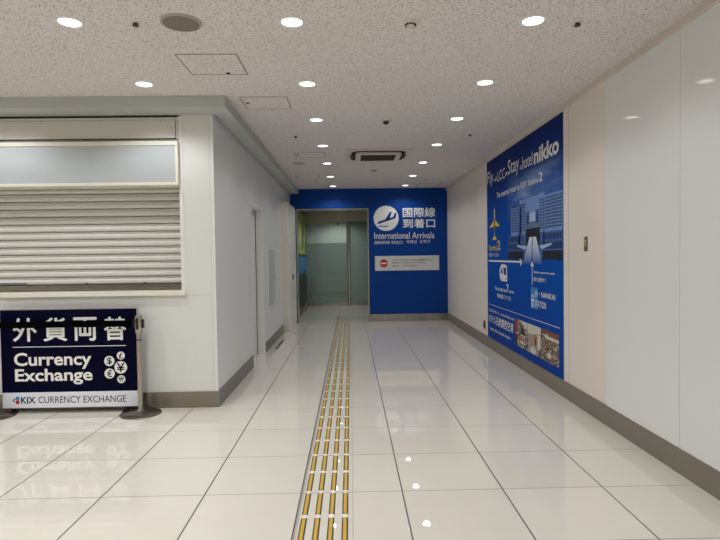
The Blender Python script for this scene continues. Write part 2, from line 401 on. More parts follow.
for i, y in enumerate(rows):
    for x, nm in cols:
        spots.append((x, y, '%s lit round downlight of the %s ceiling row, counted from the viewer' % (ordw[i], nm), 'downlights in two rows along the passage ceiling'))
spots.append((-1.675, 3.30, 'lit round downlight at the upper left, above the shutter side, nearer the viewer', 'downlights before the counter'))
spots.append((-1.675, 4.465, 'lit round downlight close in front of the grey bulkhead', 'downlights before the counter'))
off = []
for y in (4.465, 3.30): off += [(-3.13, y), (-4.65, y), (-6.1, y)]
for y in (2.13, 0.95, -0.25, -1.45, -2.65, -4.2):
    off += [(-0.338, y), (1.145, y), (-1.675, y), (-3.13, y), (-4.65, y), (-6.1, y)]
for x, y in off:
    spots.append((x, y, 'round ceiling downlight of the hall, outside the picture', 'downlights of the hall ceiling outside the picture'))
for k, (x, y, lb, grp) in enumerate(spots):
    o = proto if k == 0 else copy_tree(proto)
    o.location = (x, y, H); o['label'] = lb; o['group'] = grp
    if x < -1.5 and 2 < y:
        for ch in o.children:
            if ch.type == 'LIGHT': ch.data = LD2
# two lamps in the vestibule and two in the hall beyond the glass
for (x, y, lb, w) in ((-0.3, 12.9, 'lit downlight in the vestibule ceiling behind the blue wall opening', 1), (-0.3, 14.3, 'lit downlight in the vestibule ceiling before the sliding doors', 1),
                   (-0.4, 16.2, 'downlight behind the left frosted glass leaf', 1), (0.7, 16.2, 'downlight behind the right frosted glass leaf', 1)):
    o = copy_tree(proto); o.location = (x, y, HV); o['label'] = lb; o['group'] = 'vestibule downlights'
    for ch in o.children:
        if ch.type == 'LIGHT': ch.data = LD3

# ceiling loudspeaker
o = thing('ceiling_speaker', 'large round taupe loudspeaker in the ceiling at the upper left', 'loudspeaker', (-1.01, 3.31, H))
bm = bmesh.new(); lathe(bm, (-1.01, 3.31), [(0.108, H-0.010), (0.116, H-0.013), (0.121, H-0.008), (0.122, H), (0.108, H)], 56)
finish('ring', bm, mat('taupe_ring', (176, 168, 160), 0.4), o, smooth=50)
bm = bmesh.new(); lathe(bm, (-1.01, 3.31), [(0, H-0.011), (0.07, H-0.0105), (0.109, H-0.008), (0.109, H-0.003)], 56)
finish('grille', bm, M['grille'], o, smooth=60)
o = tag(finish('ceiling_disc', lathe(bmesh.new(), (-0.77, 8.28), [(0, H-0.008), (0.09, H-0.007), (0.1, H-0.003), (0.1, H)], 40), mat('pale_disc', (176, 168, 160), 0.7), smooth=50),
        'flat pale round cover in the ceiling between two small hatches', 'ceiling cover')

# access hatches
HG = mat('hatch_edge', (140, 132, 126), 0.6)
def hatch(x0, x1, y0, y1, lb, latch):
    o = thing('ceiling_hatch', lb, 'ceiling hatch', ((x0+x1)/2, (y0+y1)/2, H), 'ceiling access hatches')
    t = 0.010; z0, z1 = H-0.003, H-0.0002
    finish('frame', boxes((x0, x1, y0, y0+t, z0, z1), (x0, x1, y1-t, y1, z0, z1), (x0, x0+t, y0+t, y1-t, z0, z1), (x1-t, x1, y0+t, y1-t, z0, z1)), HG, o)
    finish('panel', boxes((x0+t, x1-t, y0+t, y1-t, H-0.0015, H-0.0003)), M['ceiling'], o)
    if latch:
        bm = bmesh.new(); lathe(bm, latch, [(0, H-0.007), (0.014, H-0.006), (0.018, H-0.0016)], 16)
        finish('latch', bm, M['hole'], o)
hatch(-1.219, -0.78, 3.82, 4.25, 'largest square ceiling hatch, beside the big round loudspeaker', (-0.93, 4.215))
hatch(-0.979, -0.548, 4.84, 5.24, 'square ceiling hatch next to the bulkhead corner', (-0.935, 5.03))
hatch(-0.76, -0.33, 7.43, 7.81, 'square ceiling hatch left of the air conditioner', (-0.72, 7.60))
hatch(-0.963, -0.53, 9.39, 9.83, 'small far ceiling hatch near the blue wall on the left', (-0.92, 9.6))
hatch(1.40, 1.84, 10.73, 11.32, 'ceiling hatch above the blue wall on the right', None)

# sprinklers and detectors
def sprinkler(x, y, lb):
    o = thing('sprinkler', lb, 'sprinkler', (x, y, H), 'sprinkler heads')
    finish('rosette', lathe(bmesh.new(), (x, y), [(0, H-0.005), (0.022, H-0.005), (0.028, H-0.001)], 20), M['ac'], o, smooth=50)
    bm = bmesh.new(); lathe(bm, (x, y), [(0.014, H-0.004), (0.014, H-0.014), (0.020, H-0.018), (0.020, H-0.021), (0, H-0.022)], 20)
    finish('head', bm, mat('sprinkler_metal', (70, 66, 62), 0.4, metal=0.6), o, smooth=40)
for x, y, lb in ((-1.285, 3.312, 'small dark sprinkler head left of the big round loudspeaker'), (1.434, 3.347, 'small dark sprinkler head at the upper right of the ceiling'),
                 (-0.633, 6.414, 'tiny sprinkler head left of the downlights, before the air conditioner'), (1.449, 6.41, 'tiny sprinkler head right of the right downlight row'),
                 (-0.626, 10.1, 'tiny sprinkler head beside the farthest ceiling hatch'), (1.446, 10.11, 'tiny far sprinkler head near the blue wall on the right')):
    sprinkler(x, y, lb)
o = thing('smoke_detector', 'round ceiling detector with dark slots at the top centre', 'smoke detector', (0.391, 3.34, H))
finish('base', lathe(bmesh.new(), (0.391, 3.34), [(0, H-0.010), (0.040, H-0.010), (0.046, H-0.004), (0.047, H)], 32), M['ac'], o, smooth=40)
hb = finish('sensor', lathe(bmesh.new(), (0.391, 3.34), [(0, H-0.026), (0.018, H-0.025), (0.026, H-0.020), (0.028, H-0.0105)], 28), M['ac'], o, smooth=40)
bm = bmesh.new()
for a in range(8):
    t = a*math.pi/4; box(bm, 0.391+0.029*math.cos(t)-0.006, 0.391+0.029*math.cos(t)+0.006, 3.34+0.029*math.sin(t)-0.006, 3.34+0.029*math.sin(t)+0.006, H-0.019, H-0.0105)
finish('slot', bm, M['hole'], o)
o = thing('smoke_detector', 'round dome detector hanging before the air conditioner', 'smoke detector', (0.397, 5.70, H))
finish('base', lathe(bmesh.new(), (0.397, 5.70), [(0, H-0.014), (0.052, H-0.014), (0.060, H-0.006), (0.060, H)], 32), M['ac'], o, smooth=40)
finish('dome', lathe(bmesh.new(), (0.397, 5.70), [(0, H-0.048), (0.018, H-0.046), (0.030, H-0.036), (0.034, H-0.0145)], 28), M['grille_dark'], o, smooth=40)
tag(finish('smoke_detector', lathe(bmesh.new(), (0.417, 9.03), [(0, H-0.022), (0.03, H-0.02), (0.045, H-0.008), (0.046, H)], 28), mat('grey_detector', (150, 142, 136), 0.5), smooth=40),
    'small flat detector between the air conditioner and blue wall', 'smoke detector')

# ceiling cassette air conditioner
ax0, ax1, ay0, ay1 = -0.04, 0.86, 7.20, 8.13
o = thing('air_conditioner', 'square ceiling cassette air conditioner with dark louvre grille', 'air conditioner', (0.41, 7.66, H))
bm = boxes((ax0, ax1, ay0, ay1, H-0.014, H))
finish('surround', bm, M['ac'], o, bevel=0.003)
cx, cy = (ax0+ax1)/2, (ay0+ay1)/2
def ring_pts(hw, r, n=8):
    pts = []
    for qx, qy, a0 in ((1, 1, 0), (-1, 1, 90), (-1, -1, 180), (1, -1, 270)):
        for i in range(n+1):
            a = math.radians(a0+90*i/n); pts.append((cx+qx*(hw-r)+r*math.cos(a), cy+qy*(hw-r)+r*math.sin(a)))
    return pts
bm = bmesh.new(); out, inn = ring_pts(0.375, 0.13), ring_pts(0.315, 0.09)
a = [bm.verts.new((x, y, H-0.0145)) for x, y in out]; b = [bm.verts.new((x, y, H-0.0165)) for x, y in inn]
for i in range(len(a)): bm.faces.new((a[i], a[(i+1) % len(a)], b[(i+1) % len(a)], b[i]))
finish('air_slot', bm, M['hole'], o)
bm = bmesh.new(); prism(bm, [(x, y, H-0.018) for x, y in ring_pts(0.318, 0.09)], (0, 0, -0.022))
face = finish('face', bm, M['ac'], o, bevel=0.004)
for dx, dy, w, h_ in ((0, 0.345, 0.46, 0.05), (0, -0.345, 0.46, 0.05), (0.372, 0.04, 0.045, 0.30), (-0.372, 0.04, 0.045, 0.30)):
    finish('flap', boxes((cx+dx-w/2, cx+dx+w/2, cy+dy-h_/2, cy+dy+h_/2, H-0.020, H-0.016)), M['grille_dark'], o)
bm = bmesh.new()
for i in range(16):
    y = cy-0.2 + i*0.026
    prism(bm, [(cx-0.24, y, H-0.041), (cx+0.24, y, H-0.041), (cx+0.24, y+0.006, H-0.048), (cx-0.24, y+0.006, H-0.048)], (0, 0.007, 0.002))
box(bm, cx-0.245, cx+0.245, cy-0.21, cy+0.22, H-0.0415, H-0.0400)
finish('grille', bm, M['grille_dark'], o)

# ------------------------------------------------------------------ right wall: poster and plates
RW = Plane((XR, 8.09, 0), (0, -1, 0), (-1, 0, 0))        # u = 8.09 - y
P0 = RW
def U(y): return 8.09-y
po = thing('advertising_poster', 'huge blue hotel advertisement with yellow plane, building and photos on the right wall', 'poster', (XR, 6.64, 0.15))
pm = bpy.data.materials.new('printed_blue_sky'); pm.use_nodes = True
nt = pm.node_tree; b = nt.nodes['Principled BSDF']; tc = nt.nodes.new('ShaderNodeTexCoord'); sp = nt.nodes.new('ShaderNodeSeparateXYZ')
nt.links.new(tc.outputs['Object'], sp.inputs[0])
rp = nt.nodes.new('ShaderNodeValToRGB'); cr = rp.color_ramp
for pos, c in ((0.0, (14, 58, 146)), (0.12, (12, 62, 152)), (0.45, (10, 78, 170)), (0.66, (8, 72, 160)), (0.86, (14, 50, 128)), (1.0, (12, 36, 98))):
    e = cr.elements[0] if pos == 0 else (cr.elements[-1] if pos == 1.0 else cr.elements.new(pos)); e.color = lin(c); e.position = pos
nt.links.new(math_node(nt, 'DIVIDE', sp.outputs[2], 2.8), rp.inputs[0])
# wispy clouds fanning over the hotel roof
cm = nt.nodes.new('ShaderNodeMapping'); cm.inputs['Rotation'].default_value = (math.radians(-35), 0, 0); cm.inputs['Scale'].default_value = (1, 1.0, 5.5)
nt.links.new(tc.outputs['Object'], cm.inputs[0])
cn = nt.nodes.new('ShaderNodeTexNoise'); cn.inputs['Scale'].default_value = 1.6; cn.inputs['Detail'].default_value = 4; nt.links.new(cm.outputs[0], cn.inputs['Vector'])
def bell(v, c, w):
    t = math_node(nt, 'DIVIDE', math_node(nt, 'SUBTRACT', v, c), w); return math_node(nt, 'MAXIMUM', math_node(nt, 'SUBTRACT', 1.0, math_node(nt, 'MULTIPLY', t, t)), 0.0)
w_ = math_node(nt, 'MULTIPLY', bell(sp.outputs[1], 6.0, 1.1), bell(sp.outputs[2], 2.12, 0.32))
mr = nt.nodes.new('ShaderNodeMapRange'); mr.inputs['From Min'].default_value = 0.42; mr.inputs['From Max'].default_value = 0.72; nt.links.new(cn.outputs['Fac'], mr.inputs['Value'])
cf = math_node(nt, 'MULTIPLY', math_node(nt, 'ADD', math_node(nt, 'MULTIPLY', mr.outputs[0], 0.75), 0.22), w_)
mx = nt.nodes.new('ShaderNodeMix'); mx.data_type = 'RGBA'; nt.links.new(cf, mx.inputs['Factor']); nt.links.new(rp.outputs[0], mx.inputs['A']); mx.inputs['B'].default_value = lin((150, 180, 222))
nt.links.new(mx.outputs['Result'], b.inputs['Base Color']); b.inputs['Roughness'].default_value = 0.55; b.inputs['Specular IOR Level'].default_value = 0.06
finish('sheet', boxes((XR-0.004, XR, 5.195, 8.09, 0.163, 2.785)), pm, po)
RP = Plane((XR-0.004, 8.09, 0), (0, -1, 0), (-1, 0, 0))
V = M['vinyl']; YEL = mat('yellow_print', (226, 196, 60), 0.5)
text('headline', 'Fly', RP, 0.04, 0.36, 2.40, 2.63, V, po)
text('headline', 'with', RP, 0.385, 0.556, 2.445, 2.515, V, po)
text('headline', 'LCC', RP, 0.585, 0.946, 2.425, 2.565, V, po)
text('headline', '×', RP, 0.965, 1.06, 2.44, 2.50, V, po)
text('headline', 'Stay', RP, 1.085, 1.545, 2.385, 2.63, V, po, bold=0.004)
text('headline', 'at', RP, 1.58, 1.655, 2.43, 2.485, V, po)
text('headline', 'hotel', RP, 1.676, 2.03, 2.42, 2.57, V, po)
text('headline', 'nikko', RP, 2.08, 2.80, 2.405, 2.588, V, po, bold=0.04)
text('tagline', 'The nearest hotel to KIX', RP, 0.54, 1.80, 2.195, 2.275, V, po, bold=0.01)
text('tagline', 'Terminal', RP, 1.87, 2.22, 2.195, 2.265, V, po, bold=0.01)
text('tagline', '2', RP, 2.24, 2.34, 2.195, 2.295, V, po, bold=0.02)
# yellow plane pictogram seen from above
flat('plane_pictogram', RP, [
    [(0.395, 1.72), (0.385, 2.03), (0.415, 2.08), (0.445, 2.03), (0.435, 1.72)],
    [(0.17, 1.795), (0.17, 1.82), (0.40, 1.90), (0.43, 1.90), (0.66, 1.82), (0.66, 1.795), (0.435, 1.81), (0.395, 1.81)],
    [(0.40, 1.66), (0.40, 1.81), (0.43, 1.81), (0.43, 1.66)],
    [(0.31, 1.615), (0.31, 1.635), (0.40, 1.68), (0.43, 1.68), (0.52, 1.635), (0.52, 1.615)]], YEL, po, 0.0022)
text('terminal_text', 'Terminal', RP, 0.10, 0.53, 1.46, 1.545, YEL, po, bold=0.012)
text('terminal_text', '2', RP, 0.56, 0.71, 1.465, 1.60, YEL, po, bold=0.02)
text('terminal_text', '第2ターミナル', RP, 0.12, 0.63, 1.37, 1.43, V, po, bold=0.01)
flat('long_arrow', RP, [rect(0.09, 1.60, 1.300, 1.322), [(1.56, 1.355), (1.58, 1.255), (1.66, 1.308)]], V, po, 0.0026)
flat('short_arrow', RP, [rect(2.0, 2.016, 1.05, 1.28), [(1.95, 1.265), (2.066, 1.265), (2.008, 1.325)]], V, po, 0.0026)
# shuttle bus pictogram
flat('bus_pictogram', RP, [[(0.69, 1.07), (0.66, 1.18), (0.72, 1.25), (0.80, 1.275), (0.98, 1.262), (1.02, 1.23), (1.02, 1.04), (0.74, 1.04)]], V, po, 0.0022)
flat('bus_window', RP, [[(0.86, 1.13), (0.86, 1.23), (0.99, 1.22), (0.99, 1.125)], [(0.70, 1.15), (0.75, 1.20), (0.81, 1.235), (0.81, 1.14)], rect(0.76, 0.80, 1.06, 1.08), rect(0.93, 0.97, 1.06, 1.08)], M['blue'], po, 0.003)
text('bus_text', 'The shuttle bus', RP, 0.42, 0.98, 0.895, 0.945, V, po, bold=0.01)
text('bus_text', '7', RP, 0.99, 1.08, 0.90, 1.005, V, po, bold=0.02)
text('bus_text', 'minutes', RP, 1.10, 1.31, 0.90, 0.94, V, po, bold=0.01)
text('bus_text', '無料連絡バスで 7分', RP, 0.54, 1.18, 0.795, 0.855, V, po, bold=0.02)
text('walk_text', 'Directly connected to the station', RP, 2.06, 2.68, 1.182, 1.215, V, po, bold=0.01)
text('walk_text', '駅から徒歩すぐ', RP, 2.06, 2.43, 1.095, 1.145, V, po, bold=0.02)
flat('station_tile', RP, [rect(1.955, 2.19, 0.785, 1.026)], mat('light_blue_print', (44, 128, 196), 0.5), po, 0.0015)
flat('station_icon', RP, [rect(1.975, 2.05, 0.86, 0.93), rect(1.99, 2.035, 0.935, 0.945)], V, po, 0.0022)
flat('station_icon_window', RP, [rect(1.985, 2.04, 0.895, 0.92)], mat('light_blue_print_b', (44, 128, 196), 0.5), po, 0.0028)
text('station_text', '駅', RP, 1.975, 2.05, 0.795, 0.85, V, po, bold=0.02)
text('station_text', 'JR・NANKAI', RP, 2.08, 2.69, 0.912, 0.988, V, po, bold=0.012)
text('station_text', 'STATION', RP, 2.09, 2.43, 0.812, 0.885, V, po, bold=0.012)
flat('rule', RP, [rect(0.07, 2.81, 0.659, 0.664)], V, po, 0.0015)
text('contact_text', 'TEL.072-455-1111  www.nikkokix.com', RP, 0.07, 1.31, 0.555, 0.595, V, po, bold=0.006)
text('contact_text', 'ホテル日航関西空港', RP, 0.07, 1.28, 0.39, 0.515, V, po, bold=0.02)
text('contact_text', 'hotel nikko kansai airport', RP, 0.15, 1.17, 0.27, 0.33, V, po, bold=0.004)
# printed picture of the hotel
FAC = mat('facade_print', (112, 144, 202), 0.5); FAD = mat('facade_shade_print', (56, 92, 158), 0.5)
WIN = mat('window_print', (16, 36, 84), 0.5); DRK = mat('dark_print', (10, 16, 40), 0.5); PAL = mat('pale_print', (168, 190, 226), 0.5)
u0b = 1.14
flat('hotel_facade', RP, [rect(1.20, 1.62, 1.40, 1.99), rect(1.56, 1.80, 1.45, 2.06), rect(1.80, 2.22, 1.86, 2.06), rect(2.22, 2.40, 1.45, 2.07), rect(2.38, 2.885, 1.38, 2.03)], FAC, po, 0.0014)
flat('hotel_wing', RP, [rect(1.80, 1.92, 1.50, 1.90), rect(2.12, 2.24, 1.50, 1.90), rect(1.08, 2.885, 1.36, 1.64), rect(1.50, 1.57, 1.46, 2.00), rect(2.36, 2.40, 1.46, 2.00)], FAD, po, 0.0018)
flat('hotel_sky_opening', RP, [rect(1.92, 2.12, 1.77, 1.88)], PAL, po, 0.0018)
wins, lites = [], []
for r in range(10):
    z = 1.68+r*0.034
    for (a, b_) in ((1.22, 1.49), (1.59, 1.78), (2.25, 2.35), (2.42, 2.87)):
        n = max(2, int((b_-a)/0.055)); st = (b_-a)/n
        for i in range(n): wins.append(rect(a+i*st+0.008, a+(i+1)*st-0.006, z, z+0.02))
for (a, b_) in ((1.81, 1.91), (2.13, 2.21)):
    for r in range(8):
        wins.append(rect(a, b_, 1.58+r*0.036, 1.60+r*0.036))
for i in range(9):
    wins.append(rect(1.10+i*0.065, 1.145+i*0.065, 1.56, 1.62)); wins.append(rect(1.10+i*0.065, 1.15+i*0.065, 1.46, 1.53))
for i in range(8):
    wins.append(rect(2.38+i*0.062, 2.42+i*0.062, 1.56, 1.62)); wins.append(rect(2.38+i*0.062, 2.43+i*0.062, 1.46, 1.53))
wf = flat('hotel_windows', RP, wins, WIN, po, 0.0022)
flat('hotel_entrance', RP, [rect(1.79, 2.26, 1.50, 1.70), rect(1.06, 1.70, 1.345, 1.44), rect(2.34, 2.885, 1.345, 1.44)], DRK, po, 0.0024)
flat('hotel_canopy', RP, [[(1.74, 1.70), (2.30, 1.70), (2.12, 1.775), (1.94, 1.775)]], mat('canopy_print', (92, 116, 150), 0.5), po, 0.0027)
flat('hotel_rail', RP, [[(1.45, 1.52), (1.45, 1.50), (1.78, 1.455), (1.84, 1.49), (1.80, 1.50)], [(2.60, 1.52), (2.60, 1.50), (2.32, 1.455), (2.24, 1.49), (2.28, 1.50)]], PAL, po, 0.0028)
# approach road, fading towards the foot of the picture
rd = bpy.data.materials.new('road_print'); rd.use_nodes = True; nt = rd.node_tree; b = nt.nodes['Principled BSDF']; b.inputs['Roughness'].default_value = 0.5
tc = nt.nodes.new('ShaderNodeTexCoord'); sp = nt.nodes.new('ShaderNodeSeparateXYZ'); nt.links.new(tc.outputs['Object'], sp.inputs[0])
rp = nt.nodes.new('ShaderNodeValToRGB'); nt.links.new(math_node(nt, 'MULTIPLY_ADD', sp.outputs[2], 1/0.31, -1.29/0.31), rp.inputs[0])
rp.color_ramp.elements[0].color = lin((24, 76, 160)); rp.color_ramp.elements[1].color = lin((214, 222, 238)); e = rp.color_ramp.elements.new(0.5); e.color = lin((170, 188, 218))
nt.links.new(rp.outputs[0], b.inputs['Base Color'])
flat('hotel_road', RP, [[(1.68, 1.29), (1.98, 1.29), (2.01, 1.60), (1.92, 1.60)], [(2.02, 1.29), (2.33, 1.29), (2.14, 1.60), (2.03, 1.60)]], rd, po, 0.0030)
# three small photographs
def photo_mat(name, cs, scale):
    m = bpy.data.materials.new(name); m.use_nodes = True; nt = m.node_tree; b = nt.nodes['Principled BSDF']; b.inputs['Roughness'].default_value = 0.5
    tc = nt.nodes.new('ShaderNodeTexCoord'); n = nt.nodes.new('ShaderNodeTexVoronoi'); n.inputs['Scale'].default_value = scale
    nt.links.new(tc.outputs['Object'], n.inputs['Vector']); wn = nt.nodes.new('ShaderNodeTexWhiteNoise'); nt.links.new(n.outputs['Position'], wn.inputs['Vector'])
    rp = nt.nodes.new('ShaderNodeValToRGB'); rp.color_ramp.interpolation = 'CONSTANT'
    for i, c in enumerate(cs):
        e = rp.color_ramp.elements[0] if i == 0 else rp.color_ramp.elements.new(i/len(cs)); e.color = lin(c)
    nt.links.new(wn.outputs['Value'], rp.inputs[0]); nt.links.new(rp.outputs[0], b.inputs['Base Color']); return m
PW = mat('photo_white', (206, 202, 192), 0.5); PB = mat('photo_brown', (120, 72, 44), 0.5); PD = mat('photo_dark', (46, 36, 42), 0.5); PG = mat('photo_grey', (150, 144, 134), 0.5)
PR = mat('photo_red', (150, 52, 44), 0.5); PO = mat('photo_amber', (186, 120, 60), 0.5)
ph = flat('restaurant_photo', RP, [rect(1.345, 1.825, 0.257, 0.592)], photo_mat('photo_mix', [(60, 34, 40), (170, 150, 130), (120, 60, 44), (210, 205, 196), (80, 60, 56)], 55), po, 0.0016)
flat('photo_detail', RP, [rect(1.345, 1.46, 0.43, 0.592), rect(1.52, 1.70, 0.36, 0.375)], PR, ph, 0.0021)
flat('photo_detail', RP, [rect(1.345, 1.45, 0.257, 0.40), [(1.56, 0.55), (1.70, 0.50), (1.74, 0.43), (1.60, 0.42)]], PD, ph, 0.0021)
flat('photo_detail', RP, [[(1.50, 0.592), (1.825, 0.592), (1.825, 0.50), (1.62, 0.56)], rect(1.56, 1.72, 0.31, 0.345)], PW, ph, 0.0021)
ph = flat('bedroom_photo', RP, [rect(1.835, 2.275, 0.257, 0.592)], PG, po, 0.0016)
flat('photo_detail', RP, [[(1.835, 0.592), (2.275, 0.592), (2.275, 0.52), (1.98, 0.48), (1.835, 0.48)], disc(2.02, 0.30, 0.10, 20, 0.042), rect(2.17, 2.265, 0.33, 0.50)], PW, ph, 0.0021)
flat('photo_detail', RP, [rect(2.05, 2.16, 0.375, 0.49), rect(1.87, 1.91, 0.39, 0.43)], PO, ph, 0.0021)
flat('photo_detail', RP, [rect(2.085, 2.12, 0.37, 0.46), [(2.20, 0.257), (2.26, 0.257), (2.25, 0.36), (2.21, 0.33)]], PD, ph, 0.0025)
ph = flat('bar_photo', RP, [rect(2.285, 2.785, 0.257, 0.592)], photo_mat('photo_mix_b', [(70, 52, 46), (150, 130, 104), (96, 82, 78), (206, 200, 190), (60, 64, 60), (140, 96, 62), (80, 66, 54), (110, 90, 72)], 60), po, 0.0016)
flat('photo_detail', RP, [[(2.285, 0.592), (2.785, 0.592), (2.785, 0.54), (2.285, 0.56)]], PB, ph, 0.0021)
flat('photo_detail', RP, [[(2.30, 0.54), (2.45, 0.50), (2.785, 0.50), (2.785, 0.53), (2.45, 0.53)], disc(2.52, 0.33, 0.06, 14, 0.03)], PW, ph, 0.0021)

o = thing('wall_switch', 'slim upright steel plate with yellow window right of the poster', 'switch', (XR, 4.695, 1.49))
finish('plate', boxes((XR-0.007, XR, 4.664, 4.726, 1.425, 1.552)), M['plate'], o, bevel=0.002)
finish('switch_window', boxes((XR-0.010, XR-0.0071, 4.678, 4.712, 1.468, 1.508)), M['plate_in'], o, bevel=0.001)
finish('indicator', boxes((XR-0.009, XR-0.0071, 4.686, 4.704, 1.512, 1.526)), M['vinyl'], o)
o = thing('wall_outlet', 'small grey steel outlet plate above the skirting left of the poster', 'outlet', (XR, 8.30, 0.31))
finish('plate', boxes((XR-0.007, XR, 8.235, 8.365, 0.250, 0.375)), M['plate'], o, bevel=0.002)
finish('socket', boxes((XR-0.009, XR-0.0071, 8.28, 8.32, 0.28, 0.345)), M['hole'], o)

# ------------------------------------------------------------------ blue wall: arrivals lettering and no-entry plate
BW = Plane((0, YB, 0), (1, 0, 0), (0, -1, 0))
o = thing('arrivals_sign', 'white arrivals lettering with landing plane disc on the blue wall', 'sign', (1.15, YB, 1.75))
dc = flat('pictogram_disc', BW, [disc(0.775, 2.205, 0.268, 64)], M['vinyl'], o, 0.0015)
def seg(cu, cv, pts, ang, s):
    ca, sa = math.cos(ang), math.sin(ang); return [(cu+s*(x*ca-y*sa), cv+s*(x*sa+y*ca)) for x, y in pts]
A = math.radians(16); c0 = (0.79, 2.165)
flat('landing_plane', BW, [
    seg(*c0, [(-0.215, -0.018), (-0.20, 0.008), (-0.16, 0.024), (0.18, 0.024), (0.20, 0.0), (0.16, -0.016), (-0.16, -0.024), (-0.205, -0.026)], A, 1),
    seg(*c0, [(-0.06, 0.0), (0.055, 0.0), (0.155, 0.145), (0.115, 0.15)], A, 1),
    seg(*c0, [(0.14, 0.01), (0.195, 0.0), (0.245, 0.095), (0.205, 0.10)], A, 1),
    seg(*c0, [(-0.17, -0.045), (-0.15, -0.02), (-0.14, -0.02), (-0.15, -0.045)], A, 1),
    rect(0.60, 0.815, 2.025, 2.045)], M['blue'], dc, 0.0025)
text('kanji_line', '国際線', BW, 1.135, 1.825, 2.225, 2.425, M['vinyl'], o, bold=0.03)
text('kanji_line', '到着口', BW, 1.135, 1.820, 1.995, 2.185, M['vinyl'], o, bold=0.03)
text('english_line', 'International Arrivals', BW, 0.515, 1.80, 1.765, 1.905, M['vinyl'], o, bold=0.004)
text('small_line', '国际航线 到达口', BW, 0.52, 1.12, 1.655, 1.725, M['vinyl'], o, bold=0.008)
text('small_line', '국제선  도착구', BW, 1.20, 1.715, 1.66, 1.735, M['vinyl'], o, bold=0.006)
o = thing('no_entry_sign', 'white plate with red no entry disc and small print on blue wall', 'sign', (1.2, YB, 1.23))
finish('plate', boxes((0.525, 1.90, YB-0.006, YB, 1.085, 1.40)), mat('plate_white', (214, 216, 212), 0.45), o, bevel=0.002)
NP = Plane((0, YB-0.006, 0), (1, 0, 0), (0, -1, 0))
rdsk = flat('red_disc', NP, [disc(0.715, 1.243, 0.085, 40)], M['red'], o, 0.001)
flat('white_bar', NP, [rect(0.655, 0.775, 1.226, 1.260)], M['vinyl'], rdsk, 0.002)
text('notice_line', 'この先へは逆方向からの進入は御遠慮ください。', NP, 0.89, 1.78, 1.285, 1.335, M['dot'], o, bold=0.004, lift=0.001)
text('notice_line', 'Please do not enter beyond this point.', NP, 0.89, 1.60, 1.225, 1.27, M['dot'], o, bold=0.004, lift=0.001)
text('notice_line', '请勿进入。 들어가지 마십시오.', NP, 0.89, 1.43, 1.165, 1.205, M['dot'], o, bold=0.0, lift=0.001)

# ------------------------------------------------------------------ passage left: panel, cabinet, floor strips
o = thing('wall_panel', 'flush grey inspection panel low on the passage wall beside the door recess', 'wall panel', (XL, 8.55, 1.08))
finish('frame', boxes((XL, XL+0.010, 8.20, 8.92, 0.62, 1.56)), M['white'], o, bevel=0.002)
finish('panel_door', boxes((XL+0.0102, XL+0.013, 8.23, 8.89, 0.65, 1.53)), mat('panel_grey', (190, 192, 194), 0.35), o, bevel=0.001)
finish('latch', boxes((XL+0.0132, XL+0.017, 8.85, 8.875, 1.06, 1.12)), M['steel'], o)
o = thing('service_cabinet', 'tall white metal cabinet against the left wall before the blue wall', 'cabinet', (-1.215, 10.7, 0))
CX = -1.165
finish('body', boxes((XL, CX, 10.0, 11.40, 0, 2.44)), mat('cabinet_cream', (226, 218, 208), 0.4), o, bevel=0.003)
for a, b_ in ((10.05, 10.70), (10.71, 11.36)):
    dr = finish('door', boxes((CX, CX+0.012, a, b_, 0.05, 2.40)), M['white'], o, bevel=0.002)
    yk = b_-0.08 if a < 10.5 else a+0.08
    finish('handle', boxes((CX+0.0122, CX+0.022, yk-0.02, yk+0.02, 0.96, 1.06)), M['steel_dark'], dr, bevel=0.002)
tag(finish('floor_slot', boxes((-1.175, -1.135, 8.2, 9.05, 0, 0.004)), mat('slot_grey', (96, 94, 92), 0.4, metal=0.5)), 'long thin metal slot in the floor beside the left wall', 'floor trim')
tag(finish('floor_plate', boxes((-1.09, -1.02, 9.80, 9.88, 0, 0.004)), M['steel']), 'tiny metal plate in the floor before the white cabinet', 'floor trim')

# advertisement on the vestibule's left side, behind the steel frame
o = thing('wall_advertisement', 'green and blue upright advertisement panel on the left inside the opening', 'poster', (VL, 13.4, 0.1))
ax = VL+0.14
finish('case', boxes((VL, ax, 12.0, 14.75, 0.12, 2.52)), M['steel_dark'], o, bevel=0.004)
finish('plinth', boxes((VL, ax+0.01, 11.9, 14.85, 0, 0.12)), M['steel_dark'], o)
VP = Plane((ax, 0, 0), (0, 1, 0), (1, 0, 0))
flat('green_print', VP, [rect(12.05, 14.7, 1.47, 2.48)], mat('lime_print', (158, 178, 88), 0.4), o, 0.001)
flat('teal_band', VP, [rect(12.05, 14.7, 1.40, 1.47)], mat('dark_green_print', (20, 60, 44), 0.4), o, 0.001)
flat('blue_print', VP, [rect(12.05, 14.7, 0.85, 1.40)], mat('sky_print', (58, 122, 176), 0.4), o, 0.001)
flat('dark_print', VP, [rect(12.05, 14.7, 0.16, 0.85), [(12.05, 0.85), (12.8, 1.05), (13.3, 0.95), (13.9, 1.1), (14.7, 0.85)]], mat('night_print', (34, 40, 44), 0.4), o, 0.0014)
flat('shape_print', VP, [[(13.2, 1.6), (13.7, 1.6), (13.9, 2.1), (13.6, 2.45), (13.3, 2.2)], [(14.1, 1.5), (14.6, 1.5), (14.65, 2.3), (14.3, 2.45)]], mat('olive_print', (64, 74, 40), 0.4), o, 0.0018)

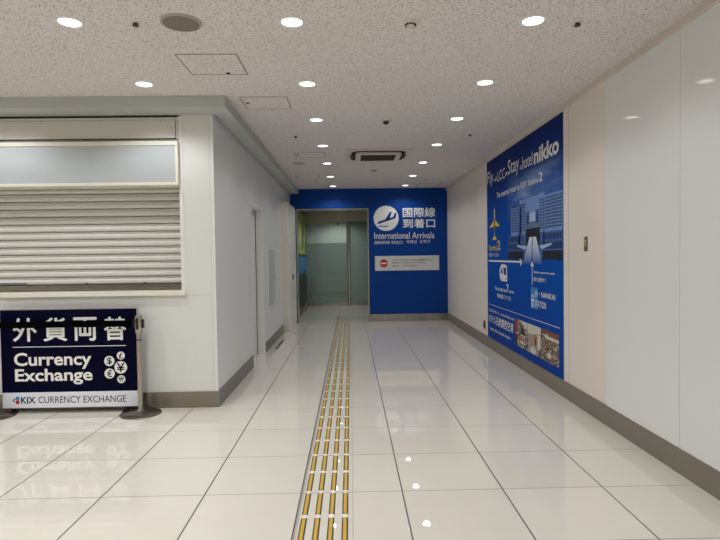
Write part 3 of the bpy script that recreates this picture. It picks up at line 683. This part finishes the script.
# ------------------------------------------------------------------ shutter bay of the currency counter
YSH = YC+0.19
o = thing('light_box', 'long unlit glossy white sign box above the rolling shutter', 'sign box', (-3.5, YC, 2.09))
LX0 = XW+0.3
BZ0, BZ1, BF, BX = 2.088, 2.492, YC-0.045, -1.582
finish('case', boxes((LX0, BX, BF+0.0002, YC-0.0062, BZ0, BZ1), (LX0, -1.60, YC-0.0062, YSH-0.02, BZ0, BZ1)), M['cream'], o)
finish('frame', boxes((LX0, BX, BF-0.014, BF, BZ0, BZ0+0.028), (LX0, BX, BF-0.014, BF, BZ1-0.036, BZ1), (BX-0.022, BX, BF-0.014, BF, BZ0+0.028, BZ1-0.036)), M['cream'], o, bevel=0.003)
finish('face', boxes((LX0, BX-0.022, BF-0.006, BF-0.0002, BZ0+0.028, BZ1-0.036)), M['lightbox'], o)
o = thing('fascia_panel', 'plain grey fascia panel above the sign box under the bulkhead', 'panel', (-3.5, YC, 2.53))
finish('panel', boxes((LX0, -1.612, YC-0.018, YC+0.05, 2.528, 2.695)), M['fascia'], o, bevel=0.002)
finish('edge_strip', boxes((LX0, -1.592, YC-0.014, YC+0.05, 2.495, 2.516)), mat('grey_strip', (150, 148, 142), 0.4), o)
finish('edge_strip', boxes((-1.605, -1.590, YC-0.014, YC+0.04, 2.521, 2.70)), M['fascia'], o)
bm = bmesh.new()
for x in (-1.75, -2.3, -2.85): box(bm, x, x+0.008, YC-0.021, YC-0.0182, 2.686, 2.693)
finish('screw', bm, M['hole'], o)
struct(finish('trim_15', boxes((-1.588, OX1+0.002, YC-0.006, YC+0.13, OZ0, 2.735), (XW, -1.588, YC-0.004, YC+0.13, 2.702, 2.722)), M['white'], bevel=0.002), 'white frame round the shutter opening')
struct(finish('trim_17', boxes((XW, -1.56, YC-0.0015, YC+0.002, 2.7225, 2.742)), M['hole']), 'dark strip painted as the shadow gap between the bulkhead and the shutter frame')  # flat dark strip; the groove's shade is put into its colour
o = thing('rolling_shutter', 'closed grey metal rolling shutter of the currency counter', 'shutter', (-3.5, YSH, 1.1))
P_ = 0.0728; prof = []
z = 1.165; zt = 2.55
while z < zt:
    prof += [(YSH+0.030, z), (YSH+0.030, z+0.007), (YSH-0.002, z+0.0075), (YSH-0.007, z+0.014), (YSH-0.010, z+0.028), (YSH-0.009, z+0.042), (YSH-0.004, z+0.052), (YSH+0.003, z+0.0545), (YSH+0.003, z+0.057), (YSH-0.004, z+0.060), (YSH-0.007, z+0.065), (YSH-0.003, z+0.069), (YSH+0.030, z+0.0695)]
    z += P_
bm = bmesh.new()
rows_ = [[bm.verts.new((x, y, zz)) for x in (LX0, -1.56)] for y, zz in prof]
for a, b_ in zip(rows_, rows_[1:]): bm.faces.new((a[0], a[1], b_[1], b_[0]))
me = bpy.data.meshes.new('shutter_curtain'); bm.normal_update(); bm.to_mesh(me); bm.free()
for p in me.polygons: p.use_smooth = True
me.set_sharp_from_angle(angle=math.radians(50))
link_mesh('shutter_curtain', me, M['slat'], o)
rl = finish('bottom_rail', boxes((LX0, -1.56, YSH-0.018, YSH+0.012, 1.112, 1.165)), mat('polished_rail', (150, 144, 134), 0.18, metal=0.9), o, bevel=0.002)
finish('bolt', boxes((-1.995, -1.985, YSH-0.024, YSH-0.008, 1.166, 1.186)), M['steel_dark'], rl)
finish('bolt', boxes((-2.56, -2.55, YSH-0.024, YSH-0.008, 1.166, 1.186)), M['steel_dark'], rl)
finish('maker_plate', boxes((-3.40, -3.13, YSH-0.012, YSH-0.0095, 1.178, 1.192)), mat('grey_blue_label', (96, 104, 124), 0.5), o)
tag(finish('counter_ledge', boxes((LX0, -1.545, YC-0.034, YC+0.13, 1.066, 1.108)), M['cream'], bevel=0.004), 'cream ledge running under the rolling shutter', 'ledge')

# ------------------------------------------------------------------ currency exchange board and belt barrier
YBD = 4.95
BP = Plane((0, YBD-0.011, 0), (1, 0, 0), (0, -1, 0))
o = thing('sign_board', 'navy and white currency exchange board standing between two belt posts', 'sign board', (-2.59, YBD, 0))
kx = 1.003
bx0, bx1, bz0, bz1 = -3.215, -1.963, 0.050, 0.965
finish('backing', boxes((bx0, bx1, YBD-0.0105, YBD+0.0105, bz0, bz1)), M['alu'], o, bevel=0.002)
flat('navy_face', BP, [rect(bx0+0.004, bx1-0.010, 0.196, bz1-0.010)], M['navy'], o, 0.0006)
flat('white_face', BP, [rect(bx0+0.004, bx1-0.006, bz0+0.004, 0.196)], M['board_white'], o, 0.0006)
for x in (-3.12, -2.09):
    bm = boxes((x-0.015, x+0.015, YBD-0.05, YBD+0.05, 0, 0.025), (x-0.015, x+0.015, YBD-0.0085, YBD+0.0085, 0.025, 0.052))
    finish('foot', bm, M['black'], o, bevel=0.002)
BV = M['vinyl']
def bxk(x): return x*1.002
for ch, a, b_ in (('外', -3.096, -2.885), ('貨', -2.823, -2.608), ('両', -2.545, -2.34), ('替', -2.268, -2.072)):
    text('kanji_text', ch, BP, a, b_, 0.668, 0.878, BV, o, bold=0.03)
flat('rule', BP, [rect(-3.105, -2.075, 0.612, 0.618)], BV, o, 0.002)
text('large_text', 'Currency', BP, -3.096, -2.392, 0.405, 0.562, BV, o, bold=0.03)
text('large_text', 'Exchange', BP, -3.091, -2.387, 0.263, 0.412, BV, o, bold=0.03)
text('footer_text', 'KIX', BP, -3.045, -2.91, 0.094, 0.155, mat('navy_print', (16, 16, 52), 0.4), o, bold=0.035)
text('footer_text', 'CURRENCY EXCHANGE', BP, -2.885, -2.085, 0.094, 0.157, mat('navy_print_b', (28, 28, 58), 0.4), o, bold=0.002)
flat('logo_petal', BP, [disc(-3.075, 0.142, 0.019, 20)], mat('logo_blue', (40, 130, 200), 0.4), o, 0.002)
flat('logo_petal', BP, [disc(-3.075, 0.108, 0.019, 20)], M['red'], o, 0.002)
flat('logo_petal', BP, [disc(-3.102, 0.124, 0.016, 20)], M['dot'], o, 0.0022)
flat('logo_petal', BP, [disc(-3.096, 0.124, 0.010, 20)], M['board_white'], o, 0.0026)
for sy, x, z, r in (('$', -2.230, 0.474, 0.047), ('£', -2.124, 0.523, 0.037), ('¥', -2.127, 0.414, 0.058), ('€', -2.230, 0.358, 0.047), ('W', -2.125, 0.304, 0.037)):
    dd = flat('currency_disc', BP, [disc(x, z, r, 36)], BV, o, 0.0016)
    text('currency_symbol', sy, BP, x-r*(0.62 if sy in 'W¥' else 0.5), x+r*(0.62 if sy in 'W¥' else 0.5), z-r*0.72, z+r*0.72, M['navy'], dd, bold=0.018, lift=0.0028)
    if sy == 'W': flat('currency_bar', BP, [rect(x-r*0.7, x+r*0.7, z+0.004, z+0.009)], M['navy'], dd, 0.003)

def stanchion(x, y, lb):
    o = thing('belt_post', lb, 'belt post', (x, y, 0), 'retractable belt posts')
    bm = bmesh.new(); lathe(bm, (x, y), [(0, 0), (0.178, 0), (0.180, 0.006), (0.172, 0.013), (0.10, 0.022), (0.04, 0.032), (0.030, 0.045), (0, 0.046)], 56)
    finish('base', bm, M['steel_dark'], o, smooth=40)
    bm = bmesh.new(); lathe(bm, (x, y), [(0.0225, 0.044), (0.0225, 0.73)], 32)
    tb = finish('tube', bm, M['steel_post'], o, smooth=40)
    finish('band', lathe(bmesh.new(), (x, y), [(0.0235, 0.672), (0.0240, 0.674), (0.0240, 0.682), (0.0235, 0.684)], 32), mat('blue_band', (40, 40, 110), 0.4), tb, smooth=40)
    bm = bmesh.new(); lathe(bm, (x, y), [(0.0225, 0.73), (0.028, 0.735), (0.032, 0.745), (0.034, 0.875), (0.031, 0.892), (0.020, 0.900), (0, 0.901)], 36)
    finish('head', bm, M['steel_post'], o, smooth=40)
    finish('belt_slot', boxes((x+0.0345, x+0.046, y-0.014, y+0.014, 0.785, 0.862)), M['black'], o, bevel=0.003)
    finish('belt_slot', boxes((x-0.010, x+0.010, y-0.044, y-0.033, 0.775, 0.875)), M['black'], o, bevel=0.003)
    return o
SY = 4.87
s2 = stanchion(-1.927, SY, 'steel belt post at the right end of the currency board')
s1 = stanchion(-3.245, SY, 'steel belt post at the left end of the currency board')
finish('belt', boxes((-3.245+0.034, -1.927-0.034, SY-0.0015, SY+0.0015, 0.797, 0.855)), M['belt'], s1)
finish('belt_clip', boxes((-1.977, -1.959, SY-0.008, SY+0.008, 0.79, 0.862)), M['black'], s1, bevel=0.002)

# ------------------------------------------------------------------ tactile guide strip
o = thing('tactile_paving', 'yellow and steel tactile guide strip running down the passage floor', 'tactile paving', (-0.16, 3.2, 0))
xs = [-0.268, -0.196, -0.122, -0.048]
y = 3.162 - 0.29830*6; segs = []
while y < 12.1:
    for x in xs: segs.append((x, y))
    y += 0.2983
segs = [s for s in segs if s[1] > 1.3]
def bar_profile(w, h): return [(-w, 0), (-w, h*0.5), (-w*0.72, h), (w*0.72, h), (w, h*0.5), (w, 0)]
def bar(bm, x, y0, w, h, L, z0=0.0):
    prism(bm, [(x+a, y0, z0+b_) for a, b_ in bar_profile(w, h)], (0, L, 0))
def cap_part(bm, x, yy, w, h, sgn):
    n = 8; base = [bm.verts.new((x+w*math.cos(math.pi*i/n), yy+sgn*w*math.sin(math.pi*i/n), 0)) for i in range(n+1)]
    top = [bm.verts.new((x+w*0.72*math.cos(math.pi*i/n), yy+sgn*w*0.72*math.sin(math.pi*i/n), h)) for i in range(n+1)]
    for i in range(n): bm.faces.new((base[i], base[i+1], top[i+1], top[i]))
    bm.faces.new(top)
LB, WB = 0.258, 0.0165
def one(bm, x, y, what):
    y0 = y+(0.2983-LB)/2
    if what == 'bar': bar(bm, x, y0, WB, 0.005, LB)
    elif what == 'insert': box(bm, x-0.0085, x+0.0085, y0+0.004, y0+LB-0.004, 0.0045, 0.0062)
    else:
        cap_part(bm, x, y0-0.0005, WB, 0.005, -1); cap_part(bm, x, y0+LB+0.0005, WB, 0.005, 1)
px_, py_ = segs[0]
for k, (x, y) in enumerate(segs[:96]):
    if k == 0:
        protos = []
        bm = bmesh.new(); one(bm, x, y, 'bar'); pb = finish('guide_bar', bm, M['bar'], o)
        bm = bmesh.new(); one(bm, x, y, 'insert'); pi_ = finish('yellow_insert', bm, M['yellow'], pb)
        bm = bmesh.new(); one(bm, x, y, 'cap'); pc = finish('end_tips', bm, M['cap'], pb)
    else:
        c = pb.copy(); COL.objects.link(c); c.parent = o; c.location = pb.location + Vector((x-px_, y-py_, 0))
        for q_ in (pi_, pc):
            d = q_.copy(); COL.objects.link(d); d.parent = c
rest = segs[96:]
for what, mm, nm in (('bar', M['bar'], 'far_guide_bars'), ('insert', M['yellow'], 'far_yellow_inserts'), ('cap', M['cap'], 'far_end_tips')):
    bm = bmesh.new()
    for x, y in rest: one(bm, x, y, what)
    q_ = finish(nm, bm, mm, o); q_['kind'] = 'stuff'
finish('edge_line', boxes((-0.3065, -0.3025, 1.37, 12.12, 0, 0.0012), (-0.297, -0.295, 1.37, 12.12, 0, 0.0012), (-0.006, -0.004, 1.37, 12.12, 0, 0.0012)), mat('edge_line_grey', (120, 116, 108), 0.3), o)
o = thing('tactile_dots', 'pale row of warning dots across the floor at the passage end', 'tactile paving', (0.05, 12.5, 0))
bm = bmesh.new()
for i in range(12):
    for j in range(4): lathe(bm, (-0.28+i*0.06, 12.30+j*0.065), [(0.016, 0.0), (0.011, 0.005), (0, 0.0052)], 10)
q_ = finish('warning_dots', bm, mat('pale_dots', (196, 188, 160), 0.25, metal=0.4), o); q_['kind'] = 'stuff'
